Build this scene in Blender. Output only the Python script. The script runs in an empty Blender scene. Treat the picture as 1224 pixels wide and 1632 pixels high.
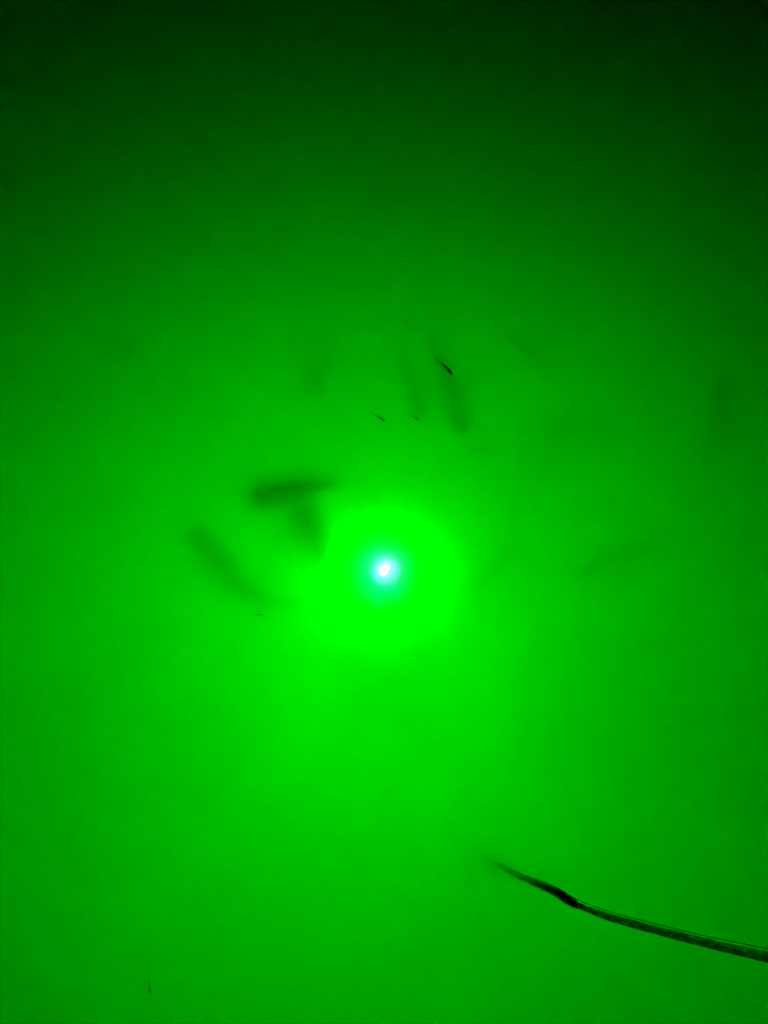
# Night view from a dock: a green fishing lamp glowing under murky lake water, fish round it, a cable dipping in.
import bpy, bmesh, math, random
from mathutils import Vector, Matrix
random.seed(7)
S = bpy.context.scene
COL = S.collection

# ------------------------------------------------------------------ camera
H, PITCH, HFOV = 2.243, 64.094, 59.688
cam = bpy.data.cameras.new('camera'); cam_ob = bpy.data.objects.new('camera', cam); COL.objects.link(cam_ob)
cam.sensor_fit = 'HORIZONTAL'; cam.angle = math.radians(HFOV); cam.clip_end = 300; cam.clip_start = 0.02
cam_ob.location = (0, 0, H); cam_ob.rotation_euler = (math.radians(90 - PITCH), 0, 0)
S.camera = cam_ob
# ------------------------------------------------------------------ night sky
W = bpy.data.worlds.new('World'); S.world = W; W.use_nodes = True
wn = W.node_tree; bg = wn.nodes['Background']
sky = wn.nodes.new('ShaderNodeTexSky'); sky.sky_type = 'NISHITA'; sky.sun_disc = False
sky.sun_elevation = math.radians(-9); sky.sun_rotation = math.radians(200)
wn.links.new(sky.outputs[0], bg.inputs[0]); bg.inputs[1].default_value = 0.002
# ------------------------------------------------------------------ exposure, light paths
S.view_settings.view_transform = 'Standard'; S.view_settings.look = 'None'
S.view_settings.exposure = 0; S.view_settings.gamma = 1
S.cycles.volume_bounces = 12; S.cycles.max_bounces = 14
S.cycles.transparent_max_bounces = 24
S.cycles.sample_clamp_indirect = 12
S.cycles.use_denoising = True
S.cycles.use_adaptive_sampling = True; S.cycles.adaptive_threshold = 0.03; S.cycles.adaptive_min_samples = 24
LAMP_W = 9.4            # green power of the all-round glow
DOWN_W = 300.0           # the part thrown down onto the lake bed

PW, PH = 1224, 1632
def pix(px, py, z):
    """Point of the photograph taken to the height z of the place."""
    t = math.tan(math.radians(HFOV) / 2)
    d = Vector(((px - PW/2)/(PW/2)*t, -(py - PH/2)/(PW/2)*t, -1)); d.rotate(cam_ob.rotation_euler)
    return Vector((0, 0, H)) + d * ((z - H) / d.z)
def px_size(p):
    """Metres per photograph pixel at the point p."""
    t = math.tan(math.radians(HFOV) / 2)
    v = Vector((0, 0, -1)); v.rotate(cam_ob.rotation_euler)
    return (p - Vector((0, 0, H))).dot(v) * t / (PW/2)

LAMP = pix(612, 912, -0.070)

# ------------------------------------------------------------------ helpers
def tag(o, label=None, cat=None, group=None, kind=None):
    for k, v in (('label', label), ('category', cat), ('group', group), ('kind', kind)):
        if v: o[k] = v
    return o
def obj(name, me, mat=None, parent=None, smooth=True):
    o = bpy.data.objects.new(name, me); COL.objects.link(o)
    if mat: me.materials.append(mat)
    if smooth:
        for p in me.polygons: p.use_smooth = True
    if parent: o.parent = parent
    return o
def empty(name, loc):
    o = bpy.data.objects.new(name, None); COL.objects.link(o); o.location = loc; o.empty_display_size = .05
    return o
def mesh(name, v, f):
    me = bpy.data.meshes.new(name); me.from_pydata([tuple(x) for x in v], [], f); me.update(); return me
def mat(name):
    m = bpy.data.materials.new(name); m.use_nodes = True; nt = m.node_tree
    return m, nt, nt.nodes['Principled BSDF']
def box(name, a, b):
    v = [(x, y, z) for x in (a[0], b[0]) for y in (a[1], b[1]) for z in (a[2], b[2])]
    me = mesh(name, v, [(0,1,3,2),(4,6,7,5),(0,4,5,1),(2,3,7,6),(0,2,6,4),(1,5,7,3)])
    bm = bmesh.new(); bm.from_mesh(me); bmesh.ops.recalc_face_normals(bm, faces=bm.faces); bm.to_mesh(me); bm.free()
    return me
def spline(P, n):
    """Catmull-Rom through P (tuples of any length), n samples."""
    P = [tuple(p) for p in P]; P = [tuple(2*a-b for a, b in zip(P[0], P[1]))] + P + [tuple(2*a-b for a, b in zip(P[-1], P[-2]))]
    out = []; m = len(P) - 3
    for i in range(n):
        u = i/(n-1)*m; k = min(int(u), m-1); t = u-k
        a, b, c, d = P[k:k+4]
        out.append(tuple(.5*((2*B)+(C-A)*t+(2*A-5*B+4*C-D)*t*t+(3*B-A-3*C+D)*t**3) for A, B, C, D in zip(a, b, c, d)))
    return out
def tube(pts, radii, seg=20, cap=True, rough=0.0):
    n = len(pts); v = []; f = []
    up = Vector((0, 0, 1))
    for i, p in enumerate(pts):
        d = (Vector(pts[min(i+1, n-1)]) - Vector(pts[max(i-1, 0)])).normalized()
        s = d.cross(up).normalized(); u = s.cross(d)
        for k in range(seg):
            a = 2*math.pi*k/seg; r = radii[i]*(1+rough*random.uniform(-1, 1))
            v.append(Vector(p) + s*math.cos(a)*r + u*math.sin(a)*r)
    for i in range(n-1):
        for k in range(seg):
            k2 = (k+1) % seg
            f.append((i*seg+k, i*seg+k2, (i+1)*seg+k2, (i+1)*seg+k))
    if cap:
        f.append(tuple(range(seg))[::-1]); f.append(tuple((n-1)*seg+k for k in range(seg)))
    return v, f

# ------------------------------------------------------------------ water, silt, bed
def volume_mat(name, sig, g, absorb, tint):
    m = bpy.data.materials.new(name); m.use_nodes = True; nt = m.node_tree; nt.nodes.clear()
    out = nt.nodes.new('ShaderNodeOutputMaterial'); sc = nt.nodes.new('ShaderNodeVolumeScatter')
    ab = nt.nodes.new('ShaderNodeVolumeAbsorption'); ad = nt.nodes.new('ShaderNodeAddShader')
    sc.inputs['Color'].default_value = tint + (1,); sc.inputs['Density'].default_value = sig; sc.inputs['Anisotropy'].default_value = g
    k = max(absorb)
    ab.inputs['Color'].default_value = tuple(1-a/k for a in absorb) + (1,); ab.inputs['Density'].default_value = k
    nt.links.new(sc.outputs[0], ad.inputs[0]); nt.links.new(ab.outputs[0], ad.inputs[1]); nt.links.new(ad.outputs[0], out.inputs['Volume'])
    return m
BED = 1.284
water = obj('lake_water', box('lake_water', (-8, -4, -BED-.3), (8, 14, 0)), volume_mat('lake_water', 0.1, .6, (14, 0, 10), (.2, 1, .4)), smooth=False)
tag(water, kind='structure')
silt = obj('silt_haze', box('silt_haze', (-7.8, -3.8, -.049), (7.8, 13.8, -.002)), volume_mat('silt', 57.67, .457, (62, 0, 75), (.5, 1, .8)), smooth=False)
tag(silt, kind='stuff')

m_bed, nt, bs = mat('lake_bed'); bs.inputs['Roughness'].default_value = 1
nz = nt.nodes.new('ShaderNodeTexNoise'); nz.inputs['Scale'].default_value = 1.7; nz.inputs['Detail'].default_value = 5; nz.inputs['Distortion'].default_value = .8
rp = nt.nodes.new('ShaderNodeValToRGB'); rp.color_ramp.elements[0].position = .3; rp.color_ramp.elements[1].position = .75
rp.color_ramp.elements[0].color = (.42, .49, .36, 1); rp.color_ramp.elements[1].color = (.86, .90, .76, 1)
nt.links.new(nz.outputs[0], rp.inputs[0]); nt.links.new(rp.outputs[0], bs.inputs['Base Color'])
bm = bmesh.new(); bmesh.ops.create_grid(bm, x_segments=120, y_segments=120, size=1)
from mathutils import noise as mn
for v in bm.verts:
    x, y = v.co.x*7.9, 5 + v.co.y*8.9
    v.co = Vector((x, y, -BED + .05*mn.noise(Vector((x*1.1, y*1.1, 0))) + .015*mn.noise(Vector((x*4, y*4, 3)))))
me = bpy.data.meshes.new('lake_bed'); bm.to_mesh(me); bm.free()
tag(obj('lake_bed', me, m_bed), kind='structure')

# scattering clouds added to make the glow uneven, just under the murk, thick in the middle and feathering out
def cloud(px, py, depth, a, b, thick, rot, sig):
    c = pix(px, py, -depth)
    bm = bmesh.new(); bmesh.ops.create_uvsphere(bm, u_segments=48, v_segments=24, radius=1)
    for v in bm.verts:
        q = 1+.45*mn.noise(Vector((v.co.x*1.3+px, v.co.y*1.3+py, 0)))+.12*mn.noise(Vector((v.co.x*3.5+px, v.co.y*3.5, 2)))
        v.co = Vector((v.co.x*a*q, v.co.y*b*q, v.co.z*thick))
    me = bpy.data.meshes.new('added_haze'); bm.to_mesh(me); bm.free()
    o = obj('added_haze', me, volume_mat('added_haze', sig, .3, (.1, 0, .1), (.1, 1, .2))); o.location = c; o.rotation_euler = (0, 0, math.radians(rot))
    tag(o, kind='stuff')
cloud(630, 935, .11, .55, .42, .05, 15, .3)  # this and the next are added to widen the lamp's glow
cloud(585, 1020, .14, .34, .24, .05, -20, .45)
cloud(290, 1130, .19, .50, .36, .08, 20, 1.6)
cloud(600, 1150, .19, .26, .26, .09, 0, .6)
cloud(770, 850, .17, .26, .20, .08, 50, 2.4)
cloud(860, 740, .17, .32, .16, .07, 30, 2.0)
cloud(690, 790, .16, .20, .07, .06, 25, 3.0)
cloud(420, 905, .15, .13, .09, .05, 60, 3.0)
cloud(980, 1120, .17, .40, .30, .08, -30, 1.3)
# ------------------------------------------------------------------ the lamp
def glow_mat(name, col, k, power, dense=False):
    """Painted glow: the emission fades to the rim of the shell, what is behind shows through."""
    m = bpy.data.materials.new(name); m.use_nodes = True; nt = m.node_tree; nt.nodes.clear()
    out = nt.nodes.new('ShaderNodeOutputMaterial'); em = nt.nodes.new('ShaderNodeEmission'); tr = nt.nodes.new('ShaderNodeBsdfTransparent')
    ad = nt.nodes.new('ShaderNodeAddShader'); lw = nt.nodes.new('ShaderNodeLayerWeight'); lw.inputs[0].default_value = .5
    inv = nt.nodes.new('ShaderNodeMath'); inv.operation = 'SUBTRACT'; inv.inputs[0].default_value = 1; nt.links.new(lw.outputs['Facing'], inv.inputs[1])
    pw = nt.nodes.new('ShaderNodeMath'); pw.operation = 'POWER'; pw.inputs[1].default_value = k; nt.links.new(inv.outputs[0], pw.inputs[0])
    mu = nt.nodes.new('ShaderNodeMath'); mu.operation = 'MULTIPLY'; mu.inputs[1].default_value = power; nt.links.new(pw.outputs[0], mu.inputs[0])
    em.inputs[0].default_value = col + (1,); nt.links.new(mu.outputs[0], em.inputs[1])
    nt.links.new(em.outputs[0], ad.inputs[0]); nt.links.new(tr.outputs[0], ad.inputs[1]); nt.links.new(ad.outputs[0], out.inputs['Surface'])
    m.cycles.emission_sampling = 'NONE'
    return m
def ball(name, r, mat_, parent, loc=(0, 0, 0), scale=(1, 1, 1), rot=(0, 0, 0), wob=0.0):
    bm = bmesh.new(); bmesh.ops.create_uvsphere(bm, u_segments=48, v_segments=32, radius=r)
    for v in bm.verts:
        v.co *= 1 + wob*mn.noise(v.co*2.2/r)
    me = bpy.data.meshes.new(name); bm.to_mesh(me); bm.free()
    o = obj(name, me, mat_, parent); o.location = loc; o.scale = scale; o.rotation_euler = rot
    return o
lamp = empty('underwater_lamp', LAMP)
tag(lamp, 'round green fishing lamp glowing white at its centre under the murky water', 'lamp')
u = px_size(LAMP)
ball('halo_shell', 44*u, glow_mat('outer_halo', (0, .3, 1), 1.2, 16), lamp, (-2*u, -3*u, 0), (1, 1.15, .40), wob=.16)  # halo of scattered light painted as a glowing shell
ball('inner_halo_shell', 24*u, glow_mat('inner_halo', (.17, .5, 1), 1.2, 38), lamp, (3*u, 0, .012), (1, 1.05, .45), wob=.06)  # brighter inner halo, also painted as a glowing shell
ball('diode', 8*u, glow_mat('lit_diode', (.6, 1, 1), 1.6, 60), lamp, (-1*u, -2.5*u, .028), (1, 1.2, .5), (0, 0, math.radians(-28)))
ball('diode', 6.5*u, glow_mat('lit_diode_small', (.6, 1, 1), 1.6, 60), lamp, (3.5*u, 4.5*u, .028), (1, 1, .5))
# weighted foot under the glow shells, where the cable comes in
m_h, nt, bs = mat('lamp_housing'); bs.inputs['Base Color'].default_value = (.03, .04, .03, 1); bs.inputs['Roughness'].default_value = .5
prof = [(.0, -.215), (.022, -.215), (.026, -.21), (.026, -.15), (.020, -.145), (.020, -.13), (.03, -.125), (.03, -.105), (.0, -.10)]
vv = []; ff = []; N = 28
for r, z in prof:
    for k in range(N): a = 2*math.pi*k/N; vv.append((r*math.cos(a), r*math.sin(a), z))
for i in range(len(prof)-1):
    for k in range(N): ff.append((i*N+k, i*N+(k+1) % N, (i+1)*N+(k+1) % N, (i+1)*N+k))
obj('housing', mesh('housing', vv, ff), m_h, lamp)
def light(name, kind, w, col, loc, rad):
    l = bpy.data.lights.new(name, kind); l.energy = w; l.color = col; l.shadow_soft_size = rad
    o = bpy.data.objects.new(name, l); COL.objects.link(o); o.parent = lamp; o.location = loc; return l
light('lamp_glow', 'POINT', LAMP_W, (.004, 1, .16), (0, 0, 0), .02)
l = light('lamp_down_light', 'SPOT', DOWN_W, (0, 1, 0), (0, 0, 0), .02); l.spot_size = math.radians(170); l.spot_blend = 1
bpy.data.objects['lamp_down_light'].rotation_euler = (math.radians(-3), math.radians(7), 0)   # spot added for the broad glow, tilted to dim its right side

# ------------------------------------------------------------------ cable
m_c, nt, bs = mat('cable_rubber'); bs.inputs['Base Color'].default_value = (.012, .016, .012, 1); bs.inputs['Roughness'].default_value = .25
nz = nt.nodes.new('ShaderNodeTexNoise'); nz.inputs['Scale'].default_value = 32; nz.inputs['Detail'].default_value = 6
rp = nt.nodes.new('ShaderNodeValToRGB'); rp.color_ramp.elements[0].position = .45; rp.color_ramp.elements[1].position = .72
rp.color_ramp.elements[0].color = (.10, .13, .09, 1); rp.color_ramp.elements[1].color = (.88, .92, .75, 1)  # pale patches painted in for highlights along the cable
bp = nt.nodes.new('ShaderNodeBump'); bp.inputs['Strength'].default_value = .5; bp.inputs['Distance'].default_value = .003
nt.links.new(nz.outputs[0], rp.inputs[0]); nt.links.new(rp.outputs[0], bs.inputs['Base Color'])
nt.links.new(nz.outputs[0], bp.inputs['Height']); nt.links.new(bp.outputs[0], bs.inputs['Normal'])
cable = empty('power_cable', pix(918, 1440, 0))
tag(cable, 'dark rubber cable running into the water at the lower right corner', 'cable')
# (photo x, photo y, height) of the middle of the lead, then its half width in photo pixels
C = [(1330, 1553, .72, 9.0), (1224, 1526, .56, 7.8), (1130, 1504, .42, 6.8), (1040, 1481, .26, 6.2), (968, 1461, .11, 5.4), (926, 1445, .010, 4.6), (916, 1440.5, -.002, 6.2),
     (904, 1433, -.009, 7.4), (885, 1421, -.016, 7.0), (858, 1409, -.021, 6.0), (828, 1396, -.033, 5.0), (797, 1379, -.047, 4.2), (775, 1368, -.06, 3.8)]
SUNKEN = [(775.5, 1368.3, -.0598, 3.8), (758, 1358, -.12, 3.8), (745, 1348, -.3, 3.8), (735, 1335, -.7, 3.8), (725, 1315, -1.1, 3.8), (705, 1285, -1.27, 3.8), (660, 1250, -1.275, 3.8), (600, 1262, -1.27, 3.8)]
def path(C, n, off=0.0):
    pts = []; rad = []
    for x, y, z, r in spline(C, n):
        p = pix(x, y, z); pts.append(p); rad.append(r*px_size(p))
    return pts, rad
pts, rad = path(C, 220)
rad = [r*(1+.035*mn.noise(Vector((i*.35, 0, 0)))) for i, r in enumerate(rad)]
v, f = tube([p-cable.location for p in pts], rad, 24)
obj('main_lead', mesh('main_lead', v, f), m_c, cable)
m_s, nt, bs = mat('glow_matched_rubber'); bs.inputs['Base Color'].default_value = (.62, .68, .52, 1); bs.inputs['Roughness'].default_value = .95  # haze painted in: pale colour lets the sunken lead vanish into the glow
pts, rad = path(SUNKEN, 90)
v, f = tube([p-cable.location for p in pts], rad, 20)
obj('sunken_lead', mesh('sunken_lead', v, f), m_s, cable)
C2 = [(1330, 1537.5, .72, 1.2), (1224, 1512.5, .56, 1.2), (1130, 1493, .42, 1.1), (1040, 1471.5, .26, 1.1), (968, 1452, .11, 1.0), (928, 1437.5, .012, 1.0), (914, 1431, -.001, 1.4), (896, 1421, -.010, 1.5), (872, 1408, -.018, 1.5), (840, 1396, -.030, 1.5)]  # added strand standing for the cable's dark rim above its highlight
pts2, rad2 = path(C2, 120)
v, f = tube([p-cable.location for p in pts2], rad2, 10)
m_t, nt, bs = mat('rim_strand_rubber'); bs.inputs['Base Color'].default_value = (.55, .6, .45, 1); bs.inputs['Alpha'].default_value = .5
obj('rim_strand', mesh('rim_strand', v, f), m_t, cable)

# ------------------------------------------------------------------ fish
def fish_mat(name, back, belly, metal=0, alpha=1):
    m, nt, bs = mat(name); bs.inputs['Roughness'].default_value = .45
    at = nt.nodes.new('ShaderNodeAttribute'); at.attribute_name = 'girth'
    nz = nt.nodes.new('ShaderNodeTexNoise'); nz.inputs['Scale'].default_value = 60
    ma = nt.nodes.new('ShaderNodeMath'); ma.operation = 'MULTIPLY_ADD'; ma.inputs[1].default_value = .3
    nt.links.new(nz.outputs[0], ma.inputs[0]); nt.links.new(at.outputs['Fac'], ma.inputs[2])
    rp = nt.nodes.new('ShaderNodeValToRGB'); rp.color_ramp.elements[0].position = .35; rp.color_ramp.elements[1].position = .8
    rp.color_ramp.elements[0].color = belly + (1,); rp.color_ramp.elements[1].color = back + (1,)
    nt.links.new(ma.outputs[0], rp.inputs[0]); nt.links.new(rp.outputs[0], bs.inputs['Base Color'])
    if metal: bs.inputs['Metallic'].default_value = metal; bs.inputs['Roughness'].default_value = .25
    bs.inputs['Alpha'].default_value = alpha
    return m
DARK = fish_mat('dark_scales', (.012, .018, .010), (.05, .06, .04))
def flesh(name, alpha):      # murk painted as low opacity: the glow shows through body and fins
    return fish_mat(name, (.16, .19, .13), (.28, .30, .22), alpha=alpha), fish_mat(name.replace('flesh', 'fin'), (.16, .19, .13), (.2, .22, .15), alpha=alpha*.15)
DUSK = flesh('dusky_flesh', .36); HAZY = flesh('hazy_flesh', .20); WEDGE = flesh('shadowy_flesh', .34); FAINT = flesh('faint_flesh', .20); GHOST = flesh('clear_flesh', .14)
PALE = fish_mat('silver_scales', (.93, .95, .91), (.95, .96, .92), metal=1)
MID = fish_mat('minnow_scales', (.010, .014, .010), (.35, .38, .33))
m_fin, nt, bs = mat('fin'); bs.inputs['Base Color'].default_value = (.03, .04, .025, 1); bs.inputs['Roughness'].default_value = .5
m_pfin, nt, bs = mat('pale_fin'); bs.inputs['Alpha'].default_value = .12; bs.inputs['Base Color'].default_value = (.5, .55, .45, 1)
m_eye, nt, bs = mat('fish_eye'); bs.inputs['Base Color'].default_value = (.01, .01, .01, 1); bs.inputs['Roughness'].default_value = .1
def prof_w(t):       # half width along the body, head 0 .. tail root 1
    K = [(0, .20), (.03, .62), (.10, .86), (.28, 1), (.45, .95), (.62, .72), (.8, .40), (.93, .22), (1, .17)]
    for (a, x), (b, y) in zip(K, K[1:]):
        if t <= b: q = (t-a)/(b-a); q = q*q*(3-2*q) if x != .20 else q**.7; return x+(y-x)*q
    return .17
def fin(name, pts, thick, m, parent):
    """A fin as a thin plate with real thickness; pts outline in the plane, with its normal."""
    c = sum(pts, Vector())/len(pts); n = (pts[1]-pts[0]).cross(pts[2]-pts[0]).normalized()*thick
    k = len(pts); v = [p+n for p in pts]+[p-n for p in pts]
    f = [tuple(range(k)), tuple(range(2*k-1, k-1, -1))]+[(i, k+i, k+(i+1) % k, (i+1) % k) for i in range(k)]
    return obj(name, mesh(name, v, f), m, parent, smooth=False)
def fish(label, pts, half, m=DARK, fm=None, tall=.85, group='big fish hovering round the lamp', name='fish', cat='fish', small=False, fins=True, flash=False):
    """pts: (photo x, photo y, depth) from snout to tail root; half: greatest half width in photo pixels."""
    fm = fm or m_fin            # flash: a narrow silvery fish, its upright flank mirrors the brighter water on the lamp's side
    q = half*px_size(pix(pts[0][0], pts[0][1], 0))*tall
    ctr = [q*prof_w(i/(len(pts)-1)) for i in range(len(pts))]       # depths are those of the back
    P3 = [tuple(pix(x, y, -(d+c))) for (x, y, d), c in zip(pts, ctr)]
    n = 14 if small else 40; seg = 10 if small else 22
    sp = [Vector(p) for p in spline(P3, n)]
    base = sp[n//2].copy(); sp = [p-base for p in sp]
    w = half*px_size(base)
    root = empty(name, base); tag(root, label, cat, group)
    v = []; f = []; g = []; fr = []
    for i, p in enumerate(sp):
        d = (sp[min(i+1, n-1)]-sp[max(i-1, 0)]).normalized(); s = d.cross(Vector((0, 0, 1))).normalized(); up = s.cross(d)
        r = w*prof_w(i/(n-1)); fr.append((p, d, s, up, r))
        for k in range(seg):
            a = 2*math.pi*k/seg; c, q = math.cos(a), math.sin(a)
            v.append(p+s*c*r*(.22 if flash else 1)+up*q*r*tall*(1 if q > 0 else 1.1)); g.append(.5+.5*q)
    for i in range(n-1):
        for k in range(seg):
            k2 = (k+1) % seg; f.append((i*seg+k, i*seg+k2, (i+1)*seg+k2, (i+1)*seg+k))
    f.append(tuple(range(seg))[::-1]); f.append(tuple((n-1)*seg+k for k in range(seg)))
    me = mesh('body', v, f); at = me.attributes.new('girth', 'FLOAT', 'POINT'); at.data.foreach_set('value', g)
    obj('body', me, m, root)
    p, d, s, up, r = fr[-1]; L = w*(1.5 if small else 1.0); th = w*.03
    q9 = .9 if small else .62
    fin('tail_fin', [p-d*r, p+d*L*.5+up*L*.55, p+d*L*1.25+up*L*q9, p+d*L*.85, p+d*L*1.25-up*L*q9, p+d*L*.5-up*L*.55], th, fm, root)
    if small or not fins: return root
    def at_(t): return fr[int(t*(n-1))]
    ps = []; ed = []
    for t in (.33, .38, .45, .55, .65):
        p, d, s, up, r = at_(t); ed.append(p+up*r*tall*.9)
        ps.append(p+up*(r*tall+w*.3*(1-(t-.33)*1.6)))
    fin('dorsal_fin', ed+ps[::-1], th, fm, root)
    p, d, s, up, r = at_(.68); p2, d2, s2, up2, r2 = at_(.8)
    fin('anal_fin', [p-up*r*tall*.9, p2-up2*r2*tall*.9, p2-up2*r2*tall*1.2+d2*w*.2, p-up*(r*tall+w*.4)+d*w*.25], th, fm, root)
    p, d, s, up, r = at_(.26)
    for q in (-1, 1):
        b = p+s*q*r*.95-up*r*.3
        fin('pectoral_fin', [b, b+d*w*.25+s*q*w*.12, b+d*w*.95+s*q*w*.62-up*w*.1, b+d*w*1.05+s*q*w*.28-up*w*.25, b+d*w*.35-up*w*.2], th, fm, root)
    p, d, s, up, r = at_(.12)
    if m is not DARK and m is not PALE: return root     # eyes lost in the haze
    for q in (-1, 1):
        bm = bmesh.new(); bmesh.ops.create_uvsphere(bm, u_segments=12, v_segments=8, radius=w*.13)
        me = bpy.data.meshes.new('eye'); bm.to_mesh(me); bm.free()
        e = obj('eye', me, m_eye, root); e.location = p+s*q*r*.9+up*r*.35
    return root

fish('dark thickset fish left of the lamp, blunt head to the left, tail fading right',
     [(404, 798, 0.022), (425, 796, 0.018), (470, 787, 0.022), (512, 778, 0.034), (550, 772, 0.048)], 27, *DUSK)
fish('faint long dark fish left of the lamp, curving down and right below the thickset one',
     [(308, 842, 0.034), (330, 872, 0.028), (362, 912, 0.029), (395, 945, 0.033), (440, 962, 0.04), (485, 960, 0.048)], 22, *HAZY)
fish('broad shadowy fish hanging tail down between the thickset fish and the lamp',
     [(478, 812, 0.038), (490, 838, 0.033), (508, 872, 0.036), (526, 912, 0.044)], 31, *WEDGE)
fish('long dim fish above the lamp, head down, narrow tail up under the darkest minnow',
     [(735, 695, 0.03), (728, 660, 0.026), (712, 615, 0.026), (697, 570, 0.03), (684, 530, 0.038)], 20, *HAZY)
fish('slim hazy fish just left of the long dim one, beside the shortest minnow',
     [(672, 668, 0.038), (662, 635, 0.036), (645, 595, 0.038), (625, 565, 0.042)], 15, *FAINT)
fish('very faint wide fish at upper middle, slanting down to the left',
     [(495, 640, 0.046), (507, 600, 0.043), (520, 560, 0.045), (534, 520, 0.048)], 18, *GHOST)
fish('faint dark fish far to the right of the lamp, slanting up to the right',
     [(905, 922, 0.048), (950, 905, 0.044), (1010, 878, 0.045), (1065, 855, 0.05)], 16, *GHOST)
fish('barely visible fish right of the lamp, slanting towards the upper right',
     [(745, 945, 0.055), (780, 915, 0.05), (812, 880, 0.05), (838, 850, 0.055)], 13, *GHOST)
fish('barely visible long shade, shaped as a fish, by the right edge of the view, almost upright',
     [(1152, 600, .036), (1143, 655, .032), (1133, 710, .034), (1114, 768, .044)], 15, *GHOST)  # body added for the curved dim edge in the glow
fish('pale green fish with a lit back at upper right, slanting down to the right',
     [(806, 538, 0.03), (825, 556, 0.024), (846, 575, 0.024), (872, 600, 0.032)], 8, PALE, m_pfin, tall=.9, flash=True)
fish('short pale lit fish at the top of the narrow tail above the lamp',
     [(660, 525, 0.03), (645, 520, 0.024), (622, 515, 0.03)], 6, PALE, m_pfin, tall=.9, flash=True)
fish('pale lit fish just above and right of the lamp, lying level',
     [(778, 716, 0.03), (755, 724, 0.026), (725, 729, 0.032)], 6, PALE, m_pfin, tall=.9, flash=True)
G2 = 'minnows swimming near the surface'
def minnow(label, pts, half, m=MID, fm=None):
    fish(label, pts, half, m, fm, tall=1.2, flash=(m is PALE), group=G2, name='minnow', cat='minnow', small=True)
minnow('largest and darkest minnow, slanting down to the right over the long dim fish', [(721, 597, 0.005), (712, 587, 0.006), (698, 574, 0.01)], 2.5)
minnow('dark slender minnow above the lamp, leftmost of the three dark ones there', [(613, 671, 0.009), (604, 665, 0.011), (592, 658, 0.017)], 1.8)
minnow('short dark minnow between the slender one and the long dim fish', [(668, 669, 0.012), (662, 666, 0.014), (655, 663, 0.019)], 1.7)
minnow('small dim minnow lying level, left of and below the lamp', [(420, 980, 0.02), (411, 980, 0.02), (401, 979, 0.024)], 1.6)
minnow('dim upright minnow alone near the bottom left corner', [(240, 1584, 0.016), (238, 1573, 0.017), (238, 1560, 0.023)], 1.8)
minnow('tiny pale minnow above the narrow tail of the long dim fish', [(692, 505, .006), (689, 497, .006), (684, 489, .008)], 1.6, PALE, m_pfin)
minnow('tiny pale minnow alone in the dark water near the top left', [(276, 137, .012), (271, 135, .012), (264, 132, .014)], 1.7, PALE, m_pfin)
minnow('tiny pale minnow lying level at the right edge above the far dark fish', [(1076, 684, .008), (1064, 683, .008), (1050, 683, .010)], 1.3, PALE, m_pfin)
minnow('tiny dim minnow alone at the left, level with the pale lit fish', [(209, 567, 0.022), (207, 562, 0.023), (205, 556, 0.026)], 1.0)
# a fleck of foam
m_f, nt, bs = mat('foam'); bs.inputs['Base Color'].default_value = (.85, .9, .8, 1)
p = pix(473, 352, .001)
bm = bmesh.new(); bmesh.ops.create_icosphere(bm, subdivisions=2, radius=1.1*px_size(p))
for v in bm.verts: v.co *= 1+.25*mn.noise(v.co*300); v.co.z *= .5
me = bpy.data.meshes.new('foam_fleck'); bm.to_mesh(me); bm.free()
o = obj('foam_fleck', me, m_f); o.location = p
tag(o, 'tiny bright fleck floating on the dark water at the upper middle', 'fleck')
